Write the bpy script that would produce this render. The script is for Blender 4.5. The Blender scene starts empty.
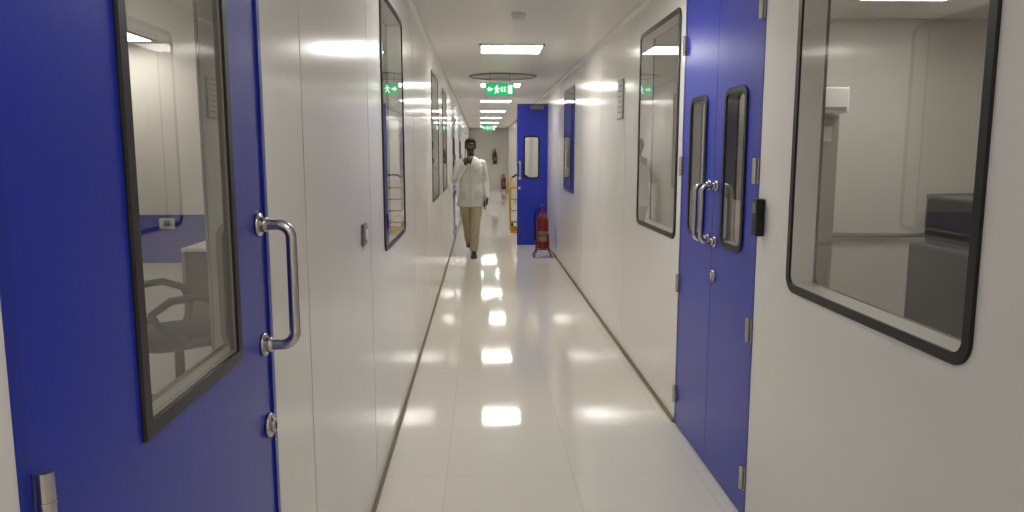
import bpy, bmesh, math
from mathutils import Vector, Matrix
S=bpy.context.scene
col=S.collection
try:
    S.view_settings.view_transform='Standard'
except Exception: pass

H=2.5; XL=-0.47; XR=1.09; Y0=-3.0; Y1=31.0; T=0.08

# ---------------- materials ----------------
def mat(name,c,rough=0.5,metal=0.0,spec=0.5,noise=0.0,nscale=4,bump=0.0,bscale=8,coat=0.0,emis=0):
    m=bpy.data.materials.new(name); m.use_nodes=True
    nt=m.node_tree; b=nt.nodes['Principled BSDF']
    b.inputs['Base Color'].default_value=(*c,1)
    b.inputs['Roughness'].default_value=rough
    b.inputs['Metallic'].default_value=metal
    b.inputs['Specular IOR Level'].default_value=spec
    b.inputs['Coat Weight'].default_value=coat
    b.inputs['Coat Roughness'].default_value=0.05
    if emis:
        b.inputs['Emission Color'].default_value=(*c,1)
        b.inputs['Emission Strength'].default_value=emis
    tc=nt.nodes.new('ShaderNodeTexCoord')
    if noise>0:
        n=nt.nodes.new('ShaderNodeTexNoise'); n.inputs['Scale'].default_value=nscale
        nt.links.new(tc.outputs['Object'],n.inputs['Vector'])
        mx=nt.nodes.new('ShaderNodeMix'); mx.data_type='RGBA'
        mx.inputs[6].default_value=(*[k*(1-noise) for k in c],1)
        mx.inputs[7].default_value=(*[min(1,k*(1+noise)) for k in c],1)
        nt.links.new(n.outputs['Fac'],mx.inputs[0]); nt.links.new(mx.outputs[2],b.inputs['Base Color'])
    if bump>0:
        n=nt.nodes.new('ShaderNodeTexNoise'); n.inputs['Scale'].default_value=bscale
        nt.links.new(tc.outputs['Object'],n.inputs['Vector'])
        bp=nt.nodes.new('ShaderNodeBump'); bp.inputs['Strength'].default_value=bump; bp.inputs['Distance'].default_value=0.01
        nt.links.new(n.outputs['Fac'],bp.inputs['Height']); nt.links.new(bp.outputs['Normal'],b.inputs['Normal'])
    return m

M_wall=mat('white_panel',(0.82,0.80,0.765),0.17,0,0.5,0.02,1.5,0.05,5)
M_room=mat('room_wall_paint',(0.80,0.775,0.73),0.6,0,0.3,0.03,2)
M_ceil=mat('ceiling_panel',(0.80,0.775,0.73),0.35,0,0.3,0.02,2)
M_blue=mat('blue_powdercoat',(0.014,0.030,0.40),0.28,0,0.4,0.06,3,0.03,60)
M_blueframe=mat('blue_frame',(0.011,0.024,0.33),0.3,0,0.4,0.04,3)
M_blind=mat('blue_blind',(0.02,0.04,0.32),0.6,0,0.3,0.05,10)
M_black=mat('black_gasket',(0.010,0.010,0.010),0.4,0,0.4,0.1,20)
M_dkbrown=mat('dark_bead',(0.018,0.015,0.013),0.35,0,0.4,0.1,20)
M_steel=mat('brushed_steel',(0.55,0.53,0.50),0.25,1,0.5,0.06,40)
M_gray=mat('grey_plastic',(0.20,0.20,0.20),0.45,0,0.4,0.05,10)
M_dkgray=mat('dark_machine_grey',(0.09,0.09,0.09),0.45,0,0.4,0.05,10)
M_liner=mat('grey_reveal',(0.30,0.29,0.27),0.4,0,0.4,0.05,10)
M_white=mat('white_plastic',(0.75,0.74,0.72),0.4,0,0.4,0.02,10)
M_beige=mat('beige_laminate',(0.30,0.265,0.22),0.5,0,0.4,0.06,6)
M_seam=mat('silicone_seam',(0.60,0.585,0.56),0.5,0,0.3,0.03,10)
M_base=mat('olive_sealant',(0.20,0.17,0.09),0.5,0,0.3,0.15,12)
M_red=mat('red_enamel',(0.20,0.006,0.008),0.3,0,0.5,0.06,8)
M_yellow=mat('yellow_enamel',(0.62,0.33,0.015),0.35,0,0.5,0.08,10)
M_rubber=mat('black_rubber',(0.008,0.008,0.009),0.6,0,0.2,0.1,30)
M_skin=mat('skin',(0.055,0.026,0.016),0.5,0,0.4,0.12,20)
M_hair=mat('black_hair',(0.006,0.005,0.005),0.6,0,0.3,0.2,60,0.6,120)
M_coat=mat('white_cotton',(0.66,0.65,0.60),0.85,0,0.2,0.03,12)
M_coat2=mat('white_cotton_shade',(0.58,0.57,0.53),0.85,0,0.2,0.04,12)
M_shirt=mat('dark_shirt',(0.05,0.05,0.06),0.8,0,0.2,0.08,12)
M_pants=mat('khaki_cotton',(0.44,0.38,0.25),0.85,0,0.2,0.06,14)
M_shoe=mat('black_leather',(0.012,0.010,0.010),0.35,0,0.5,0.1,20)
M_eyew=mat('eye_white',(0.4,0.38,0.35),0.3)
M_lip=mat('lips',(0.08,0.03,0.025),0.5)
M_paper=mat('paper',(0.72,0.71,0.68),0.7,0,0.2,0.02,20)
M_ink=mat('printed_ink',(0.15,0.16,0.18),0.7,0,0.2,0.02,20)
M_green=mat('exit_green',(0.0,0.40,0.12),0.4,0,0.4,0.01,4,emis=1.0)
M_signw=mat('exit_white',(0.9,0.95,0.9),0.4,0,0.4,emis=1.2)
M_lite=mat('light_diffuser',(1.0,0.965,0.90),0.4,emis=17.5)
M_litedim=mat('light_diffuser_dimmed',(1.0,0.955,0.88),0.4,emis=7.0)  # emission turned down on purpose to keep the near doors and walls darker
M_liter=mat('room_light_diffuser',(1.0,0.95,0.87),0.4,emis=11.0)
M_label=mat('label',(0.25,0.2,0.15),0.5,0,0.3,0.1,30)

def glass_mat(name,tint=0.84,base=0.07):
    m=bpy.data.materials.new(name); m.use_nodes=True; nt=m.node_tree
    for n in list(nt.nodes): nt.nodes.remove(n)
    o=nt.nodes.new('ShaderNodeOutputMaterial'); mx=nt.nodes.new('ShaderNodeMixShader')
    t=nt.nodes.new('ShaderNodeBsdfTransparent'); t.inputs[0].default_value=(tint,tint,tint*0.98,1)
    g=nt.nodes.new('ShaderNodeBsdfGlossy'); g.inputs['Roughness'].default_value=0.01; g.inputs['Color'].default_value=(0.95,0.95,0.95,1)
    lw=nt.nodes.new('ShaderNodeLayerWeight')
    p=nt.nodes.new('ShaderNodeMath'); p.operation='POWER'; p.inputs[1].default_value=3.8
    a=nt.nodes.new('ShaderNodeMath'); a.operation='MULTIPLY_ADD'; a.inputs[1].default_value=0.88; a.inputs[2].default_value=base; a.use_clamp=True
    nt.links.new(lw.outputs['Facing'],p.inputs[0]); nt.links.new(p.outputs[0],a.inputs[0])
    nt.links.new(a.outputs[0],mx.inputs[0]); nt.links.new(t.outputs[0],mx.inputs[1]); nt.links.new(g.outputs[0],mx.inputs[2])
    nt.links.new(mx.outputs[0],o.inputs[0]); return m
M_glass=glass_mat('window_glass')

# floor material
M_floor=bpy.data.materials.new('vinyl_floor'); M_floor.use_nodes=True
nt=M_floor.node_tree; b=nt.nodes['Principled BSDF']
b.inputs['Roughness'].default_value=0.07; b.inputs['Specular IOR Level'].default_value=0.5
tc=nt.nodes.new('ShaderNodeTexCoord'); br=nt.nodes.new('ShaderNodeTexBrick')
br.offset=0.0; br.inputs['Scale'].default_value=1.0; br.inputs['Brick Width'].default_value=0.6; br.inputs['Row Height'].default_value=0.6
br.inputs['Mortar Size'].default_value=0.0025; br.inputs['Color1'].default_value=(0.80,0.765,0.69,1); br.inputs['Color2'].default_value=(0.81,0.775,0.70,1)
br.inputs['Mortar'].default_value=(0.70,0.665,0.59,1)
mp=nt.nodes.new('ShaderNodeMapping'); mp.inputs['Location'].default_value=(0.17,0.2,0)
nt.links.new(tc.outputs['Object'],mp.inputs[0]); nt.links.new(mp.outputs[0],br.inputs['Vector'])
nz=nt.nodes.new('ShaderNodeTexNoise'); nz.inputs['Scale'].default_value=2.2; nt.links.new(tc.outputs['Object'],nz.inputs['Vector'])
mr=nt.nodes.new('ShaderNodeMapRange'); mr.inputs[3].default_value=0.02; mr.inputs[4].default_value=0.09
nt.links.new(nz.outputs['Fac'],mr.inputs[0]); nt.links.new(mr.outputs[0],b.inputs['Roughness'])
nt.links.new(br.outputs['Color'],b.inputs['Base Color'])
n2=nt.nodes.new('ShaderNodeTexNoise'); n2.inputs['Scale'].default_value=14; nt.links.new(tc.outputs['Object'],n2.inputs['Vector'])
bp=nt.nodes.new('ShaderNodeBump'); bp.inputs['Strength'].default_value=0.07; bp.inputs['Distance'].default_value=0.003
nt.links.new(n2.outputs['Fac'],bp.inputs['Height']); nt.links.new(bp.outputs['Normal'],b.inputs['Normal'])

# ---------------- helpers ----------------
def obj(name,bm,m,parent=None,smooth=False,bevel=0):
    bmesh.ops.recalc_face_normals(bm,faces=bm.faces)
    me=bpy.data.meshes.new(name); bm.to_mesh(me); bm.free()
    if smooth:
        for p in me.polygons: p.use_smooth=True
    o=bpy.data.objects.new(name,me); col.objects.link(o)
    for mm in (m if isinstance(m,(list,tuple)) else [m]): me.materials.append(mm)
    if parent: o.parent=parent
    if bevel:
        md=o.modifiers.new('bev','BEVEL'); md.width=bevel; md.segments=2; md.limit_method='ANGLE'
    return o
def empty(name,loc=(0,0,0)):
    e=bpy.data.objects.new(name,None); e.location=loc; e.empty_display_size=0.1; col.objects.link(e); return e
def bx(bm,x0,x1,y0,y1,z0,z1):
    r=bmesh.ops.create_cube(bm,size=1)
    bmesh.ops.transform(bm,matrix=Matrix.Translation(((x0+x1)/2,(y0+y1)/2,(z0+z1)/2))@Matrix.Diagonal((x1-x0,y1-y0,z1-z0,1)),verts=r['verts'])
    return r['verts']
def box(name,x0,x1,y0,y1,z0,z1,m,parent=None,bevel=0):
    bm=bmesh.new(); bx(bm,x0,x1,y0,y1,z0,z1); return obj(name,bm,m,parent,bevel=bevel)
def align(p0,p1):
    d=Vector(p1)-Vector(p0); q=Vector((0,0,1)).rotation_difference(d.normalized())
    return Matrix.Translation((Vector(p0)+Vector(p1))/2)@q.to_matrix().to_4x4(), d.length
def cone(bm,p0,p1,r0,r1,seg=16):
    M,L=align(p0,p1)
    bmesh.ops.create_cone(bm,cap_ends=True,segments=seg,radius1=r0,radius2=r1,depth=L,matrix=M)
def ell(bm,c,r,rot=None,seg=16):
    M=Matrix.Translation(c)@(rot if rot else Matrix.Identity(4))@Matrix.Diagonal((*r,1))
    bmesh.ops.create_uvsphere(bm,u_segments=seg,v_segments=max(6,seg//2+2),radius=1,matrix=M)
def limb(bm,pts,rad,seg=14):
    for i in range(len(pts)):
        ell(bm,pts[i],(rad[i],)*3,seg=seg)
        if i: cone(bm,pts[i-1],pts[i],rad[i-1],rad[i],seg)
def loft(bm,rings,seg=24,n=2.3,axis='z'):
    L=[]
    for (cx,cy,cz,rx,ry) in rings:
        vs=[]
        for i in range(seg):
            a=2*math.pi*i/seg; c,s=math.cos(a),math.sin(a)
            u=math.copysign(abs(c)**(2/n),c)*rx; v=math.copysign(abs(s)**(2/n),s)*ry
            p=(cx+u,cy+v,cz) if axis=='z' else (cx+u,cy,cz+v)
            vs.append(bm.verts.new(p))
        L.append(vs)
    for k in range(len(L)-1):
        for i in range(seg):
            j=(i+1)%seg; bm.faces.new((L[k][i],L[k][j],L[k+1][j],L[k+1][i]))
    bm.faces.new(L[0][::-1]); bm.faces.new(L[-1])
def tube(name,pts,r,m,parent=None,cyc=False,res=6):
    cu=bpy.data.curves.new(name,'CURVE'); cu.dimensions='3D'; cu.bevel_depth=r; cu.bevel_resolution=res; cu.use_fill_caps=True
    sp=cu.splines.new('POLY'); sp.points.add(len(pts)-1)
    for i,p in enumerate(pts): sp.points[i].co=(*p,1)
    sp.use_cyclic_u=cyc; sp.use_smooth=True
    o=bpy.data.objects.new(name,cu); col.objects.link(o); cu.materials.append(m)
    if parent: o.parent=parent
    return o

def mapL(a,b,c): return (XL+c,a,b)
def mapR(a,b,c): return (XR-c,a,b)
def panel(name,mp,a0,a1,b0,b1,c0,c1,holes,m,parent=None):
    As=sorted(set([a0,a1]+[h for q in holes for h in q[:2]])); Bs=sorted(set([b0,b1]+[h for q in holes for h in q[2:]]))
    As=[x for x in As if a0<=x<=a1]; Bs=[x for x in Bs if b0<=x<=b1]
    def solid(i,j):
        if i<0 or j<0 or i>=len(As)-1 or j>=len(Bs)-1: return False
        ca=(As[i]+As[i+1])/2; cb=(Bs[j]+Bs[j+1])/2
        return not any(q[0]<ca<q[1] and q[2]<cb<q[3] for q in holes)
    bm=bmesh.new()
    def quad(*ps): bm.faces.new([bm.verts.new(mp(*p)) for p in ps])
    for i in range(len(As)-1):
        for j in range(len(Bs)-1):
            if not solid(i,j): continue
            A,B,C,D=As[i],As[i+1],Bs[j],Bs[j+1]
            quad((A,C,c1),(B,C,c1),(B,D,c1),(A,D,c1)); quad((A,C,c0),(A,D,c0),(B,D,c0),(B,C,c0))
            if not solid(i-1,j): quad((A,C,c0),(A,C,c1),(A,D,c1),(A,D,c0))
            if not solid(i+1,j): quad((B,C,c1),(B,C,c0),(B,D,c0),(B,D,c1))
            if not solid(i,j-1): quad((A,C,c0),(B,C,c0),(B,C,c1),(A,C,c1))
            if not solid(i,j+1): quad((A,D,c0),(A,D,c1),(B,D,c1),(B,D,c0))
    bmesh.ops.remove_doubles(bm,verts=bm.verts,dist=1e-5)
    return obj(name,bm,m,parent)
def rr(a0,a1,b0,b1,r,n=8):
    out=[]
    for (cx,cy,s) in ((a1-r,b1-r,0),(a0+r,b1-r,90),(a0+r,b0+r,180),(a1-r,b0+r,270)):
        for k in range(n+1):
            t=math.radians(s+90*k/n); out.append((cx+r*math.cos(t),cy+r*math.sin(t)))
    return out
def ring(name,mp,a0,a1,b0,b1,r,w,c0,c1,m,parent):
    bm=bmesh.new(); O=rr(a0,a1,b0,b1,r); I=rr(a0+w,a1-w,b0+w,b1-w,max(0.003,r-w)); e=0.003
    O2=rr(a0+e,a1-e,b0+e,b1-e,max(0.003,r-e))
    Ls=[[bm.verts.new(mp(a,b,c)) for a,b in P] for P,c in ((O,c0),(O,c1-e),(O2,c1),(I,c1),(I,c0))]
    n=len(O)
    for k in range(5):
        A=Ls[k];B=Ls[(k+1)%5]
        for i in range(n):
            j=(i+1)%n; bm.faces.new((A[i],A[j],B[j],B[i]))
    return obj(name,bm,m,parent)
def pane(name,mp,a0,a1,b0,b1,r,c,m,parent):
    bm=bmesh.new(); bm.faces.new([bm.verts.new(mp(a,b,c)) for a,b in rr(a0,a1,b0,b1,r)]); return obj(name,bm,m,parent)
def liner(mp,h,c0,c1,parent,m=None,t=0.004):
    return panel('reveal',mp,h[0]+.0005,h[1]-.0005,h[2]+.0005,h[3]-.0005,c0,c1,[(h[0]+t,h[1]-t,h[2]+t,h[3]-t)],m or M_liner,parent)
def window(i,mp,a0,a1,b0,b1,r=0.065,w=0.030):
    e=empty('window_%d'%i)
    ring('gasket',mp,a0,a1,b0,b1,r,w,0.0005,0.008,M_black,e)
    pane('glass',mp,a0+w-0.004,a1-w+0.004,b0+w-0.004,b1-w+0.004,r-w+0.004,0.004,M_glass,e)
    ring('gasket_inner',mp,a0,a1,b0,b1,r,w,-T-0.010,-T-0.0005,M_black,e)
    return (a0+w-0.001,a1-w+0.001,b0+w-0.001,b1-w+0.001)
def pull(mp,a,parent,zb=1.11,zt=1.37,c=0.0):
    r=0.0115; d=0.07; k=0.028; P=[]
    P.append(mp(a,zb,c))
    for t in range(0,7):
        th=math.radians(90*t/6); P.append(mp(a,zb+k-k*math.cos(th),c+d-k+k*math.sin(th)))
    for t in range(0,7):
        th=math.radians(90*t/6); P.append(mp(a,zt-k+k*math.sin(th),c+d-k+k*math.cos(th)))
    P.append(mp(a,zt,c))
    tube('pull_handle',P,r,M_steel,parent)
    bm=bmesh.new()
    for z in (zb,zt):
        cone(bm,mp(a,z,c),mp(a,z,c+0.008),0.026,0.024,24); cone(bm,mp(a,z,c+0.008),mp(a,z,c+0.022),0.016,0.015,20)
    obj('handle_rosette',bm,M_steel,parent,True)
def lock(mp,a,z,parent,c=0.0):
    bm=bmesh.new(); cone(bm,mp(a,z,c),mp(a,z,c+0.010),0.028,0.026,24); cone(bm,mp(a,z,c+0.01),mp(a,z,c+0.018),0.016,0.015,20)
    obj('lock_escutcheon',bm,M_steel,parent,True)
    bm=bmesh.new(); p=[mp(a-0.002,z-0.008,c+0.0175),mp(a+0.002,z+0.008,c+0.0195)]
    bx(bm,*sorted((p[0][0],p[1][0])),p[0][1],p[1][1],p[0][2],p[1][2]); obj('keyway',bm,M_black,parent)
def hinges(mp,a,zs,parent,c=0.0,pl=0.02):
    bm=bmesh.new()
    for z in zs:
        cone(bm,mp(a,z-0.05,c+0.010),mp(a,z+0.05,c+0.010),0.009,0.009,14)
        for q in (-0.017,0.017): cone(bm,mp(a,z+q-0.001,c+0.010),mp(a,z+q+0.001,c+0.010),0.0102,0.0102,14)
        p0=mp(a-pl,z-0.05,c+0.0005); p1=mp(a+pl,z+0.05,c+0.004)
        bx(bm,*sorted((p0[0],p1[0])),p0[1],p1[1],p0[2],p1[2])
    obj('hinges',bm,M_steel,parent)

# ---------------- openings ----------------
WB,WT=1.04,2.31
holesL=[];holesR=[]
DZ=2.34
holesL.append(window(1,mapL,3.63,4.62,WB,WT-0.02))
holesL.append(window(2,mapL,7.30,8.40,WB,WT))
holesL.append(window(3,mapL,9.35,10.35,WB,WT))
holesR.append(window(4,mapR,1.58,2.60,WB-0.005,WT))
holesR.append(window(5,mapR,4.15,5.20,WB-0.005,WT))
holesR.append(window(6,mapR,8.80,9.86,WB,WT))
holesL.append((0.74,1.665,0,DZ+0.02)); 
holesL.append((12.6,13.6,0,DZ)); holesL.append((16.5,17.6,0,DZ)); holesL.append((22.0,23.1,0,DZ))
holesR.append((2.91,4.06,0,DZ)); holesR.append((12.33,13.45,0,DZ)); holesR.append((19.0,20.1,0,DZ))
panel('wall_left',mapL,Y0,Y1,0,H,-T,0,holesL,M_wall)
panel('wall_right',mapR,Y0,Y1,0,H,-T,0,holesR,M_wall)

def frame(mp,a0,a1,z1,parent,w=0.024):
    panel('door_frame',mp,a0,a1,0,z1,-T,0.002,[(a0+w,a1-w,-1,z1-w)],M_blueframe,parent)
d=empty('door_1')
frame(mapL,0.74,1.665,DZ+0.02,d,0.02)
wn=(1.02,1.452,1.118,1.95)
hole=(wn[0]+0.017,wn[1]-0.017,wn[2]+0.022,wn[3]-0.02)
panel('door_leaf',mapL,0.762,1.643,0.008,DZ-0.004,-0.045,-0.003,[hole],M_blue,d)
liner(mapL,hole,-0.044,-0.004,d)
ring('glazing_bead',mapL,*wn,0.006,0.024,-0.0025,0.003,M_dkbrown,d)
ring('glazing_bead_inner',mapL,*wn,0.006,0.022,-0.050,-0.0455,M_gray,d)
pane('glass',mapL,wn[0]+0.022,wn[1]-0.022,wn[2]+0.022,wn[3]-0.022,0.004,-0.006,M_glass,d)
pull(mapL,1.60,d,c=-0.003); lock(mapL,1.61,0.925,d,c=-0.003); hinges(mapL,0.765,(0.25,1.14,1.95),d,c=0.0025,pl=0.006)
def double(i,mp,a0,a1,open_first=False):
    d=empty('door_%d'%i); frame(mp,a0,a1,DZ,d)
    mid=(a0+a1)/2; lv=[(a0+0.026,mid-0.002),(mid+0.002,a1-0.026)]
    for k,(p,q) in enumerate(lv):
        if open_first and k==0: continue
        c=(p+q)/2; w=(c-0.145,c+0.145,1.10,1.80)
        h=(w[0]+.022,w[1]-.022,w[2]+.022,w[3]-.022)
        panel('leaf_%d'%(k+1),mp,p,q,0.008,DZ-0.03,-0.045,0.001,[h],M_blue,d)
        liner(mp,h,-0.044,-0.001,d)
        ring('vision_gasket_%d'%(k+1),mp,*w,0.06,0.026,0.0015,0.009,M_black,d)
        ring('vision_gasket_back_%d'%(k+1),mp,*w,0.06,0.026,-0.053,-0.0455,M_black,d)
        pane('vision_glass_%d'%(k+1),mp,w[0]+.02,w[1]-.02,w[2]+.02,w[3]-.02,0.04,0.005,M_glass,d)
        h=mid-0.052 if k==0 else mid+0.052
        pull(mp,h,d,c=0.001)
        if k==0: lock(mp,mid-0.05,0.95,d,c=0.001)
        hinges(mp,p-0.002 if k==0 else q+0.002,(0.18,0.81,1.45,2.08),d,c=0.003)
    return d
double(2,mapR,2.91,4.06)
double(3,mapR,12.33,13.45,open_first=True)
double(4,mapL,12.6,13.6); double(5,mapL,16.5,17.6); double(6,mapL,22.0,23.1); double(7,mapR,19.0,20.1)
d=empty('open_door')
def mapO(a,b,c): return (a,12.335-c,b)
panel('leaf',mapO,0.590,1.083,0.008,DZ-0.03,-0.045,0,[(0.716,0.934,1.126,1.774)],M_blue,d)
liner(mapO,(0.716,0.934,1.126,1.774),-0.044,-0.001,d)
ring('vision_gasket',mapO,0.69,0.96,1.10,1.80,0.06,0.028,0.0005,0.01,M_black,d)
pane('vision_glass',mapO,0.71,0.94,1.12,1.78,0.04,0.004,M_glass,d)
pull(mapO,0.635,d); lock(mapO,0.635,0.95,d)
bm=bmesh.new(); bx(bm,0.80,1.02,12.28,12.334,2.22,2.28); bx(bm,0.86,0.885,12.20,12.30,2.28,2.292); bx(bm,0.86,1.07,12.195,12.215,2.28,2.292)
obj('door_closer',bm,M_gray,d,bevel=0.004)

# ---------------- shell ----------------
box('floor',-4.6,4.4,Y0,Y1+0.1,-0.1,0,M_floor)
box('ceiling',-4.6,4.4,Y0,Y1+0.1,H,H+0.1,M_ceil)
box('wall_end',-4.6,4.4,Y1,Y1+0.1,0,H,M_wall)
box('wall_back',-4.6,4.4,Y0-0.1,Y0,0,H,M_wall)
box('wall_left_room_outer',-4.6,-4.5,Y0,Y1,0,H,M_room)
box('wall_right_room_outer',4.3,4.4,Y0,Y1,0,H,M_room)
box('wall_left_room_partition',-4.5,XL-T,7.10,7.18,0,H,M_room)
box('wall_right_room_partition',XR+T,4.3,5.6,5.68,0,H,M_room)
box('trim_blue_dado',-4.5,XL-T,7.085,7.10,0.50,0.95,M_blue)
box('baseboard_left',XL,XL+0.012,Y0,Y1,0,0.022,M_base)
bm=bmesh.new()
for a,b_ in ((Y0,2.91),(4.06,12.33),(13.45,19.0),(20.1,Y1)): bx(bm,XR-0.012,XR,a,b_,0,0.022)
obj('baseboard_right',bm,M_base)
for nm,x,s in (('trim_coving_left',XL,1),('trim_coving_right',XR,-1)):
    bm=bmesh.new(); R=0.035
    prof=[(x,H)]+[(x+s*(R-R*math.cos(math.radians(t))),H-R+R*math.sin(math.radians(t))) for t in range(0,91,15)]
    A=[bm.verts.new((px,Y0,pz)) for px,pz in prof]; B=[bm.verts.new((px,Y1,pz)) for px,pz in prof]
    n=len(prof)
    for i in range(n): bm.faces.new((A[i],A[(i+1)%n],B[(i+1)%n],B[i]))
    obj(nm,bm,M_wall)
bm=bmesh.new()
for y in (2.03,3.2,5.35,6.55,8.95,10.8,14.6,15.8,19,20.2): bx(bm,XL,XL+0.0008,y-0.003,y+0.003,0.022,H-0.035)
obj('trim_seams_left',bm,M_seam)
bm=bmesh.new()
for y in (0.4,1.3,5.7,6.9,8.1,10.6,11.8,14.6,16,17.5): bx(bm,XR-0.0008,XR,y-0.003,y+0.003,0.022,H-0.035)
obj('trim_seams_right',bm,M_seam)

# ---------------- ceiling lights ----------------
def light(x,y,m,w=0.6,l=0.6):
    e=empty('ceiling_light',(x,y,H))
    box('diffuser',-w/2+.015,w/2-.015,-l/2+.015,l/2-.015,-0.009,-0.004,m,e)
    bm=bmesh.new()
    bx(bm,-w/2,w/2,-l/2,-l/2+.02,-0.012,0); bx(bm,-w/2,w/2,l/2-.02,l/2,-0.012,0); bx(bm,-w/2,-w/2+.02,-l/2,l/2,-0.012,0); bx(bm,w/2-.02,w/2,-l/2,l/2,-0.012,0)
    obj('frame',bm,M_white,e)
for y in (-2.3,3.85,7.3,11.1,14.5,17.9,21.3,24.7,28.1): light(0.29,y,M_lite)
light(0.29,0.5,M_litedim)
light(-3.15,6.6,M_liter); light(-2.4,3.0,M_liter); light(-2.4,0.2,M_liter)
light(2.6,1.0,M_liter); light(2.7,4.6,M_liter); light(-2.4,10.0,M_liter); light(2.6,8.5,M_liter); light(2.6,13.5,M_liter)
bm=bmesh.new(); loft(bm,[(0,0,0,.052,.052),(0,0,-.018,.052,.052),(0,0,-.03,.044,.044),(0,0,-.045,.036,.036),(0,0,-.05,.026,.026)],n=2)
o=obj('smoke_detector',bm,M_white); o.location=(0.27,5.48,H)
e=empty('air_diffuser',(0.29,9.9,H))
for k,(r,z) in enumerate(((0.44,-0.012),(0.33,-0.016),(0.22,-0.020),(0.11,-0.024))):
    bm=bmesh.new(); n=40; P=[(r,0.012+z),(r-0.03,z),(r-0.036,z+0.004),(r-0.012,0.012+z)]
    L=[[bm.verts.new((p*math.cos(2*math.pi*i/n),p*math.sin(2*math.pi*i/n),q)) for p,q in P] for i in range(n)]
    for i in range(n):
        for j in range(4): bm.faces.new((L[i][j],L[i][(j+1)%4],L[(i+1)%n][(j+1)%4],L[(i+1)%n][j]))
    obj('cone_%d'%(k+1),bm,M_gray if k==0 else M_white,e,True)
def exit_sign(x,y,s=1.0):
    e=empty('exit_sign',(x,y,2.29))
    box('housing',-0.175*s,0.175*s,-0.012,0.012,-0.075*s,0.075*s,M_white,e,0.003)
    box('face',-0.168*s,0.168*s,-0.0145,-0.0125,-0.068*s,0.068*s,M_green,e)
    bm=bmesh.new()
    f=lambda pts:bm.faces.new([bm.verts.new((a*s,-0.0155,b*s)) for a,b in pts])
    f([(-.155,0),(-.125,.032),(-.125,.012),(-.09,.012),(-.09,-.012),(-.125,-.012),(-.125,-.032)])
    f([(.10,-.05),(.15,-.05),(.15,.05),(.10,.05)])
    ell(bm,(-.035*s,-.0155,.038*s),(.012*s,.001,.012*s))
    f([(-.05,.025),(-.022,.02),(-.028,-.01),(-.048,-.008)])
    f([(-.045,-.008),(-.028,-.01),(-.012,-.03),(-.02,-.05),(-.028,-.032)]); f([(-.048,-.008),(-.036,-.008),(-.05,-.05),(-.066,-.048)])
    f([(-.022,.02),(.002,.004),(-.002,-.004),(-.026,.008)]); f([(-.05,.025),(-.07,.008),(-.064,.0),(-.046,.014)])
    for a in (0.012,0.05): f([(a,-.028),(a+.028,-.028),(a+.028,-.02),(a+.008,-.02),(a+.008,-.004),(a+.024,-.004),(a+.024,.004),(a+.008,.004),(a+.008,.02),(a+.028,.02),(a+.028,.028),(a,.028)])
    obj('pictogram',bm,M_signw,e)
    bm=bmesh.new(); cone(bm,(-.12,0,.075*s),(-.12,0,.21),.004,.004,8); cone(bm,(.12,0,.075*s),(.12,0,.21),.004,.004,8); obj('hanger_rods',bm,M_steel,e)
exit_sign(0.235,9.35); exit_sign(0.25,23.5,1.2)

# ---------------- wall items ----------------
def switch(name,mp,a,z,w,h,mm,c1=0.012):
    e=empty(name)
    p=mp(a-w/2,z-h/2,0.0005);q=mp(a+w/2,z+h/2,c1)
    bm=bmesh.new(); bx(bm,*sorted((p[0],q[0])),*sorted((p[1],q[1])),p[2],q[2]); obj('plate',bm,mm,e,bevel=0.003)
    p=mp(a-w*.22,z-h*.25,c1);q=mp(a+w*.22,z+h*.25,c1+0.004)
    bm=bmesh.new(); bx(bm,*sorted((p[0],q[0])),*sorted((p[1],q[1])),p[2],q[2]); obj('rocker',bm,M_gray if mm!=M_gray else M_white,e,bevel=0.001)
switch('wall_switch',mapL,2.985,1.20,0.085,0.085,M_gray)
def mapP(a,b,c): return (a,7.085-c,b)
switch('wall_socket',mapP,-2.92,0.87,0.14,0.10,M_white)
e=empty('access_reader')
bm=bmesh.new(); bx(bm,XR-0.034,XR-0.0005,2.835,2.888,1.20,1.345); obj('housing',bm,M_black,e,bevel=0.006)
bm=bmesh.new(); bx(bm,XR-0.036,XR-0.034,2.845,2.878,1.29,1.33); obj('reader_window',bm,M_gray,e)
e=empty('notice_board')
bm=bmesh.new(); bx(bm,XR-0.008,XR-0.0005,5.78,6.02,1.78,2.08); obj('backing',bm,M_gray,e)
bm=bmesh.new(); bx(bm,XR-0.010,XR-0.008,5.79,6.01,1.79,2.07); obj('sheet',bm,M_paper,e)
bm=bmesh.new()
for k in range(6): bx(bm,XR-0.0105,XR-0.010,5.82,5.98-0.03*(k%2),2.03-k*.04,2.036-k*.04)
obj('print_lines',bm,M_ink,e)

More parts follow.
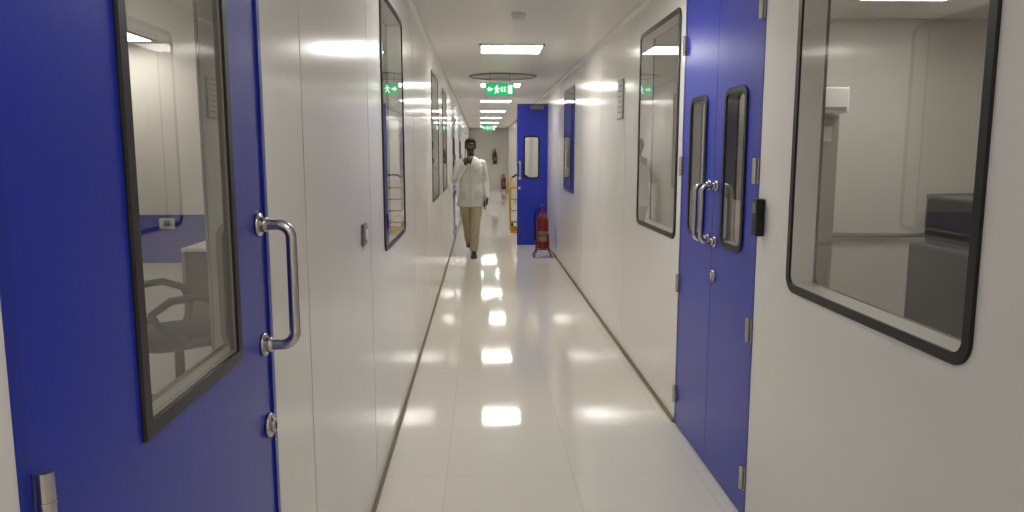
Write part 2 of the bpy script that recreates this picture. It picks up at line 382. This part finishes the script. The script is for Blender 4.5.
# ---------------- fire extinguishers ----------------
def extinguisher(loc,stand=True,sc=1.0):
    e=empty('fire_extinguisher',loc); e.scale=(sc,)*3; z0=0.12 if stand else 0
    bm=bmesh.new(); R=0.082
    loft(bm,[(0,0,z0,R*.9,R*.9),(0,0,z0+.015,R,R),(0,0,z0+.38,R,R),(0,0,z0+.42,R*.9,R*.9),(0,0,z0+.455,R*.6,R*.6),(0,0,z0+.48,.028,.028),(0,0,z0+.52,.024,.024)],n=2)
    obj('cylinder',bm,M_red,e,True)
    bm=bmesh.new(); n=12
    L=[[bm.verts.new((math.sin(t)*(R+.001),-math.cos(t)*(R+.001),z)) for t in [math.radians(-50+100*i/n) for i in range(n+1)]] for z in (z0+.10,z0+.24)]
    for i in range(n): bm.faces.new((L[0][i],L[0][i+1],L[1][i+1],L[1][i]))
    obj('label',bm,M_label,e)
    bm=bmesh.new(); cone(bm,(0,0,z0+.52),(0,0,z0+.56),.018,.02); bx(bm,-.012,.012,-.09,.02,z0+.555,z0+.565); bx(bm,-.01,.01,.0,.03,z0+.55,z0+.595)
    cone(bm,(.02,0,z0+.54),(.04,0,z0+.54),.015,.015)
    obj('valve',bm,M_black,e)
    bm=bmesh.new(); bx(bm,-.016,.016,-.10,.03,z0+.585,z0+.60); cone(bm,(0,0,z0+.5),(0,0,z0+.555),.026,.024); obj('squeeze_lever',bm,M_red,e,bevel=.002)
    tube('hose',[(-.02,0,z0+.54),(-.07,-.01,z0+.54),(-.105,-.02,z0+.49),(-.112,-.02,z0+.40),(-.105,-.03,z0+.2),(-.1,-.04,z0+.12)],.011,M_rubber,e)
    if stand:
        bm=bmesh.new()
        for sx in (-1,1):
            for sy in (-1,1):
                limb(bm,[(sx*.075,sy*.075,.30),(sx*.085,sy*.085,.10),(sx*.125,sy*.11,.009)],[.009,.009,.009],8)
        for sx in (-1,1): cone(bm,(sx*.085,-.085,.11),(sx*.085,.085,.11),.008,.008,8); cone(bm,(-.085,sx*.085,.11),(.085,sx*.085,.11),.008,.008,8)
        obj('stand',bm,M_red,e)
        bm=bmesh.new(); n=24
        for i in range(n):
            t0,t1=2*math.pi*i/n,2*math.pi*(i+1)/n; cone(bm,(.095*math.cos(t0),.095*math.sin(t0),.30),(.095*math.cos(t1),.095*math.sin(t1),.30),.008,.008,6)
        obj('retaining_ring',bm,M_red,e)
    else:
        box('wall_bracket',-.04,.04,.08,.13,.1,.42,M_black,e)
extinguisher((0.90,10.97,0),sc=1.07); extinguisher((0.57,Y1-0.13,1.10),False); extinguisher((0.90,29.8,0))

# ---------------- hand truck ----------------
e=empty('hand_truck',(0.76,14.5,0))
for k,x in enumerate((-.2,.2)): tube('upright_%d'%(k+1),[(x,-.02,.06),(x,0,.5),(x,.05,.95),(x*.8,.08,1.05)],.020,M_yellow,e)
tube('loop_handle',[(-.16,.08,1.05),(-.08,.1,1.1),(.08,.1,1.1),(.16,.08,1.05)],.018,M_rubber,e)
bm=bmesh.new()
for z in (.2,.42,.64,.86): cone(bm,(-.2,.02 if z>.6 else 0,z),(.2,.02 if z>.6 else 0,z),.018,.018,10)
obj('crossbars',bm,M_yellow,e)
bm=bmesh.new(); bx(bm,-.2,.2,-.24,-.01,.012,.022); bx(bm,-.2,.2,-.022,-.012,.012,.12); obj('toe_plate',bm,M_yellow,e)
bm=bmesh.new()
for x in (-.16,.16): cone(bm,(x-.02,.1,.09),(x+.02,.1,.09),.09,.09,24)
obj('wheels',bm,M_rubber,e)
bm=bmesh.new(); cone(bm,(-.18,.1,.09),(.18,.1,.09),.01,.01); cone(bm,(-.19,.1,.09),(-.19,0,.2),.01,.01); cone(bm,(.19,.1,.09),(.19,0,.2),.01,.01); obj('axle',bm,M_steel,e)

# ---------------- left room ----------------
def chair(x,y,rot):
    e=empty('office_chair',(x,y,0)); e.rotation_euler=(0,0,rot)
    bm=bmesh.new(); loft(bm,[(0,0,.44,.22,.22),(0,0,.46,.25,.25),(0,0,.50,.25,.25),(0,0,.52,.22,.22)],n=4); obj('seat',bm,M_rubber,e,True)
    bm=bmesh.new(); loft(bm,[(0,.26,.60,.18,.02),(0,.27,.66,.22,.025),(0,.29,.80,.22,.025),(0,.30,.88,.17,.02)],n=3); obj('backrest',bm,M_rubber,e,True)
    tube('back_stem',[(0,.1,.44),(0,.25,.44),(0,.29,.55),(0,.29,.7)],.02,M_black,e)
    for k,s in enumerate((-1,1)):
        tube('armrest_%d'%(k+1),[(s*.2,.1,.46),(s*.29,.14,.5),(s*.32,.18,.6),(s*.32,.14,.70),(s*.32,.02,.75),(s*.32,-.12,.74),(s*.32,-.22,.68),(s*.32,-.18,.58),(s*.29,-.04,.50),(s*.2,-.02,.46)],.022,M_black,e)
    bm=bmesh.new(); cone(bm,(0,0,.08),(0,0,.45),.03,.025)
    for k in range(5):
        t=2*math.pi*k/5; c,s=math.cos(t),math.sin(t); limb(bm,[(0,0,.12),(.28*c,.28*s,.075)],[.03,.018],8); ell(bm,(.28*c,.28*s,.03),(.03,.03,.03))
    obj('base',bm,M_black,e)
chair(-1.75,4.3,-0.9); chair(-2.7,5.3,2.0)
def desk(x,y,w=1.3,dp=0.65):
    e=empty('desk',(x,y,0)); bm=bmesh.new(); bx(bm,-w/2,w/2,-dp/2,dp/2,.72,.75); obj('top',bm,M_white,e,bevel=.004)
    bm=bmesh.new(); bx(bm,-w/2,-w/2+.03,-dp/2,dp/2,0,.72); bx(bm,w/2-.03,w/2,-dp/2,dp/2,0,.72); bx(bm,-w/2+.03,w/2-.03,dp/2-.03,dp/2-.01,.3,.72); obj('legs',bm,M_gray,e)
desk(-1.8,6.5)
e=empty('computer_monitor',(-1.4,6.6,0.75)); bm=bmesh.new(); bx(bm,-.1,.1,-.08,.08,0,.01); bx(bm,-.02,.02,-.01,.01,.01,.15); obj('stand',bm,M_black,e)
bm=bmesh.new(); bx(bm,-.25,.25,-.03,-.005,.12,.42); obj('screen',bm,M_black,e,bevel=.004)

# ---------------- right room ----------------
e=empty('storage_cabinet',(2.33,5.3,0))
bm=bmesh.new(); bx(bm,-.20,.14,-.15,.28,0,1.78); obj('carcass',bm,M_beige,e,bevel=.005)
bm=bmesh.new(); bx(bm,-.19,.13,-.165,-.152,.05,.88); bx(bm,-.19,.13,-.165,-.152,.9,1.75); obj('door_panels',bm,M_beige,e,bevel=.003)
bm=bmesh.new(); bx(bm,.0,.08,-.168,-.166,1.6,1.7); obj('sticker',bm,M_paper,e)
e=empty('wall_unit',(2.30,5.2,1.785)); bm=bmesh.new(); bx(bm,-.16,.16,-.20,.38,0,.17); obj('body',bm,M_white,e,bevel=.01)
bm=bmesh.new(); bx(bm,-.14,.14,-.205,-.20,.02,.04); obj('louver',bm,M_gray,e)
e=empty('lab_machine',(3.05,4.3,0)); bm=bmesh.new(); bx(bm,-.3,.35,-.4,.4,.1,.95); bx(bm,-.2,.3,-.1,.4,.95,1.25); obj('body',bm,M_dkgray,e,bevel=.02)
bm=bmesh.new()
for sx in (-.25,.3):
    for sy in (-.35,.35): cone(bm,(sx,sy,0),(sx,sy,.1),.03,.03)
obj('feet',bm,M_black,e)
bm=bmesh.new(); bx(bm,-.15,.25,-.11,-.10,1.0,1.2); obj('control_panel',bm,M_black,e)
e=empty('wall_pipe'); tube('pipe',[(2.6,5.57,0.9),(3.4,5.57,0.9),(3.4,5.57,1.2),(4.0,5.57,1.2)],.02,M_gray,e)
e=empty('roller_blind'); box('fabric',XR+T+0.02,XR+T+0.024,8.78,9.88,1.0,2.36,M_blind,e); bm=bmesh.new(); cone(bm,(XR+T+.03,8.76,2.38),(XR+T+.03,9.9,2.38),.025,.025); obj('roller',bm,M_gray,e)

# ---------------- person ----------------
P=empty('walking_man',(-0.155,11.15,0))
def fleshy(name,bm,m,voxel=0.01,smooth=6,sub=0,wr=0):
    o=obj(name,bm,m,P,True)
    md=o.modifiers.new('r','REMESH'); md.mode='VOXEL'; md.voxel_size=voxel; md.use_smooth_shade=True
    s=o.modifiers.new('s','SMOOTH'); s.iterations=smooth; s.factor=0.5
    if wr:
        t=bpy.data.textures.new(name+'_t','CLOUDS'); t.noise_scale=0.11
        dd=o.modifiers.new('d','DISPLACE'); dd.texture=t; dd.strength=wr; dd.mid_level=0.5
    return o
bm=bmesh.new()
loft(bm,[(0,0,.78,.15,.11),(0,0,.9,.165,.12),(0,0,1.0,.15,.11)])
limb(bm,[(.085,-.01,.86),(.075,-.13,.50),(.045,-.17,.12)],[.098,.072,.060]); limb(bm,[(-.085,.0,.86),(-.06,.03,.50),(-.035,.24,.17)],[.098,.072,.056])
fleshy('trousers',bm,M_pants,.010,8,wr=.02)
def shoe(name,heel,toe,pitch):
    bm=bmesh.new()
    loft(bm,[(0,.05,.045,.028,.04),(0,.035,.045,.036,.045),(0,-.03,.045,.036,.045),(0,-.10,.036,.044,.036),(0,-.17,.030,.045,.030),(0,-.215,.024,.032,.022),(0,-.235,.02,.015,.012)],axis='y',n=2.5)
    ell(bm,(0,0,.075),(.036,.042,.03))
    o=fleshy(name,bm,M_shoe,.006,3); o.location=heel; o.rotation_euler=(pitch,0,toe); return o
shoe('shoe_left',(.045,-.17,0.003),-0.02,0.12)
shoe('shoe_right',(-.035,.25,.085),0.40,-0.05)
bm=bmesh.new()
loft(bm,[(0,0,.735,.205,.15),(0,0,.80,.198,.145),(0,0,.95,.178,.128),(0,0,1.08,.165,.118),(0,-.005,1.22,.180,.125),(0,0,1.33,.190,.118),(0,0,1.385,.178,.10),(0,.005,1.43,.12,.08),(0,.01,1.465,.068,.062)],n=2.4)
limb(bm,[(-.165,0,1.365),(-.228,-.09,1.125)],[.066,.056]); limb(bm,[(-.228,-.09,1.125),(-.09,-.195,1.34)],[.055,.042])
limb(bm,[(.165,0,1.365),(.215,.03,1.10)],[.066,.056]); limb(bm,[(.215,.03,1.10),(.240,-.05,.88)],[.055,.042])
fleshy('lab_coat',bm,M_coat,.010,5,wr=.018)
bm=bmesh.new(); prev=None
for (y,z) in ((-.152,.74),(-.146,.80),(-.130,.95),(-.121,1.08),(-.129,1.22),(-.121,1.33)):
    a=bm.verts.new((-.011,y-.004,z)); b=bm.verts.new((.011,y-.004,z))
    if prev: bm.faces.new((prev[0],prev[1],b,a))
    prev=(a,b)
o=obj('placket',bm,M_coat2,P); md=o.modifiers.new('s','SOLIDIFY'); md.thickness=.005
bm=bmesh.new()
for z,y in ((.86,.146),(.97,.135),(1.08,.128),(1.19,.134),(1.29,.131)): cone(bm,(0,-y,z),(0,-y-.006,z),.007,.007,10)
obj('buttons',bm,M_coat2,P)
def patch(name,x0,x1,z0,z1,ry,rx):
    bm=bmesh.new(); n=6; rows=[]
    for z in (z0,z1):
        rows.append([bm.verts.new((x0+(x1-x0)*i/n, -ry*(1-abs((x0+(x1-x0)*i/n)/rx)**2.4)**(1/2.4)-.006, z)) for i in range(n+1)])
    for i in range(n): bm.faces.new((rows[0][i],rows[0][i+1],rows[1][i+1],rows[1][i]))
    o=obj(name,bm,M_coat2,P); md=o.modifiers.new('s','SOLIDIFY'); md.thickness=.004
patch('pocket_chest',.05,.13,1.19,1.285,.122,.186); patch('pocket_left',.06,.155,.84,.96,.138,.188); patch('pocket_right',-.155,-.06,.84,.96,.138,.188)
bm=bmesh.new(); bm.faces.new([bm.verts.new(p) for p in ((-.045,-.075,1.455),(.045,-.075,1.455),(.0,-.128,1.34))]); o=obj('shirt_front',bm,M_shirt,P); md=o.modifiers.new('s','SOLIDIFY'); md.thickness=.012; md.offset=0
bm=bmesh.new()
for s in (-1,1):
    bm.faces.new([bm.verts.new(p) for p in ((s*.004,-.137,1.33),(s*.070,-.112,1.385),(s*.085,-.085,1.415),(s*.066,-.062,1.455),(s*.040,-.082,1.462))])
o=obj('collar',bm,M_coat,P); md=o.modifiers.new('s','SOLIDIFY'); md.thickness=.007; md.offset=0
bm=bmesh.new()
hy=-.025
cone(bm,(0,.01,1.40),(0,hy+.02,1.55),.056,.052,20)
ell(bm,(0,hy+.01,1.635),(.074,.092,.092),seg=24)
ell(bm,(0,hy-.022,1.575),(.060,.066,.070),seg=24)
ell(bm,(0,hy-.058,1.522),(.030,.024,.020))
ell(bm,(0,hy-.073,1.645),(.05,.018,.014))
limb(bm,[(0,hy-.085,1.625),(0,hy-.104,1.588)],[.009,.014],10)
for s in (-1,1):
    ell(bm,(s*.014,hy-.094,1.584),(.008,.01,.007)); ell(bm,(s*.040,hy-.064,1.592),(.02,.02,.018)); ell(bm,(s*.077,hy+.01,1.605),(.008,.018,.03))
fleshy('head',bm,M_skin,.005,3)
bm=bmesh.new(); ell(bm,(0,hy-.088,1.553),(.022,.010,.005)); ell(bm,(0,hy-.087,1.545),(.019,.010,.006)); obj('lips',bm,M_lip,P,True)
bm=bmesh.new()
for s in (-1,1): ell(bm,(s*.030,hy-.078,1.622),(.013,.010,.006))
obj('eyes',bm,M_eyew,P,True)
bm=bmesh.new()
for s in (-1,1): ell(bm,(s*.030,hy-.086,1.621),(.006,.004,.006)); ell(bm,(s*.032,hy-.089,1.643),(.018,.005,.004))
ell(bm,(0,hy-.094,1.564),(.024,.006,.005))
obj('pupils_brows_moustache',bm,M_hair,P,True)
bm=bmesh.new(); ell(bm,(0,hy+.022,1.655),(.083,.094,.088),seg=28); ell(bm,(0,hy-.03,1.70),(.066,.055,.036)); ell(bm,(0,hy+.05,1.60),(.07,.06,.05))
for s in (-1,1): ell(bm,(s*.072,hy-.012,1.63),(.01,.02,.03))
fleshy('hair',bm,M_hair,.006,2,wr=.008)
def hand(name,w,dv,nv,side,curl=0.5,thumbin=0.3):
    w=Vector(w); dv=Vector(dv).normalized(); nv=Vector(nv); nv=(nv-dv*nv.dot(dv)).normalized(); sv=dv.cross(nv)*side
    bm=bmesh.new()
    R=Matrix((sv,dv,nv)).transposed().to_4x4()
    limb(bm,[w-dv*.02,w+dv*.01],[.026,.026])
    ell(bm,w+dv*.05,(.042,.05,.016),R); ell(bm,w+dv*.03+sv*.022,(.018,.03,.017),R)
    for off,L,c in ((.032,.068,.9),(.011,.077,1),(-.011,.072,1.05),(-.031,.058,1.15)):
        p=w+dv*(.085-abs(off)*.15)+sv*off; pts=[p-dv*.02]; ang=0; pts.append(p)
        for k,fr in enumerate((.45,.32,.23)):
            ang+=curl*c*(.8 if k==0 else 1); p=p+(dv*math.cos(ang)+nv*math.sin(ang))*L*fr; pts.append(p)
        limb(bm,pts,[.0095,.0095,.0088,.008,.007],10)
    t0=w+dv*.02+sv*.032; d1=(dv*.65+sv*.7+nv*thumbin).normalized(); d2=(dv*.85+sv*.15+nv*(thumbin+.3)).normalized()
    limb(bm,[t0-sv*.01,t0+d1*.035,t0+d1*.035+d2*.03,t0+d1*.035+d2*.052],[.014,.0115,.010,.008],10)
    return fleshy(name,bm,M_skin,.0035,2)
hand('hand_right',(-.075,-.205,1.36),(.55,.12,.83),(.25,.95,-.1),1,0.45)
hand('hand_left',(.240,-.06,.865),(.05,-.15,-1),(-1,0,0),-1,0.75,.5)
bm=bmesh.new(); bx(bm,.200,.217,-.125,-.045,.70,.83); obj('held_phone',bm,M_black,P,bevel=.005)
bm=bmesh.new()
vs=[(.205,-.10,.79),(.235,-.12,.62),(.42,-.11,.58),(.40,-.08,.66),(.265,-.07,.78)]
f=bm.faces.new([bm.verts.new(v) for v in vs]); 
o=obj('held_papers',bm,M_paper,P); md=o.modifiers.new('s','SOLIDIFY'); md.thickness=.006

# ---------------- world & camera ----------------
w=bpy.data.worlds.new('World'); S.world=w; w.use_nodes=True
w.node_tree.nodes['Background'].inputs[0].default_value=(0.8,0.85,0.9,1); w.node_tree.nodes['Background'].inputs[1].default_value=0.2
cam=bpy.data.cameras.new('camera'); co=bpy.data.objects.new('camera',cam); col.objects.link(co)
co.location=(0,0,1.52); co.rotation_euler=(math.radians(90-7.82),0,math.radians(-2.35)); cam.lens=26.37; cam.sensor_width=36; cam.clip_start=0.02
S.camera=co
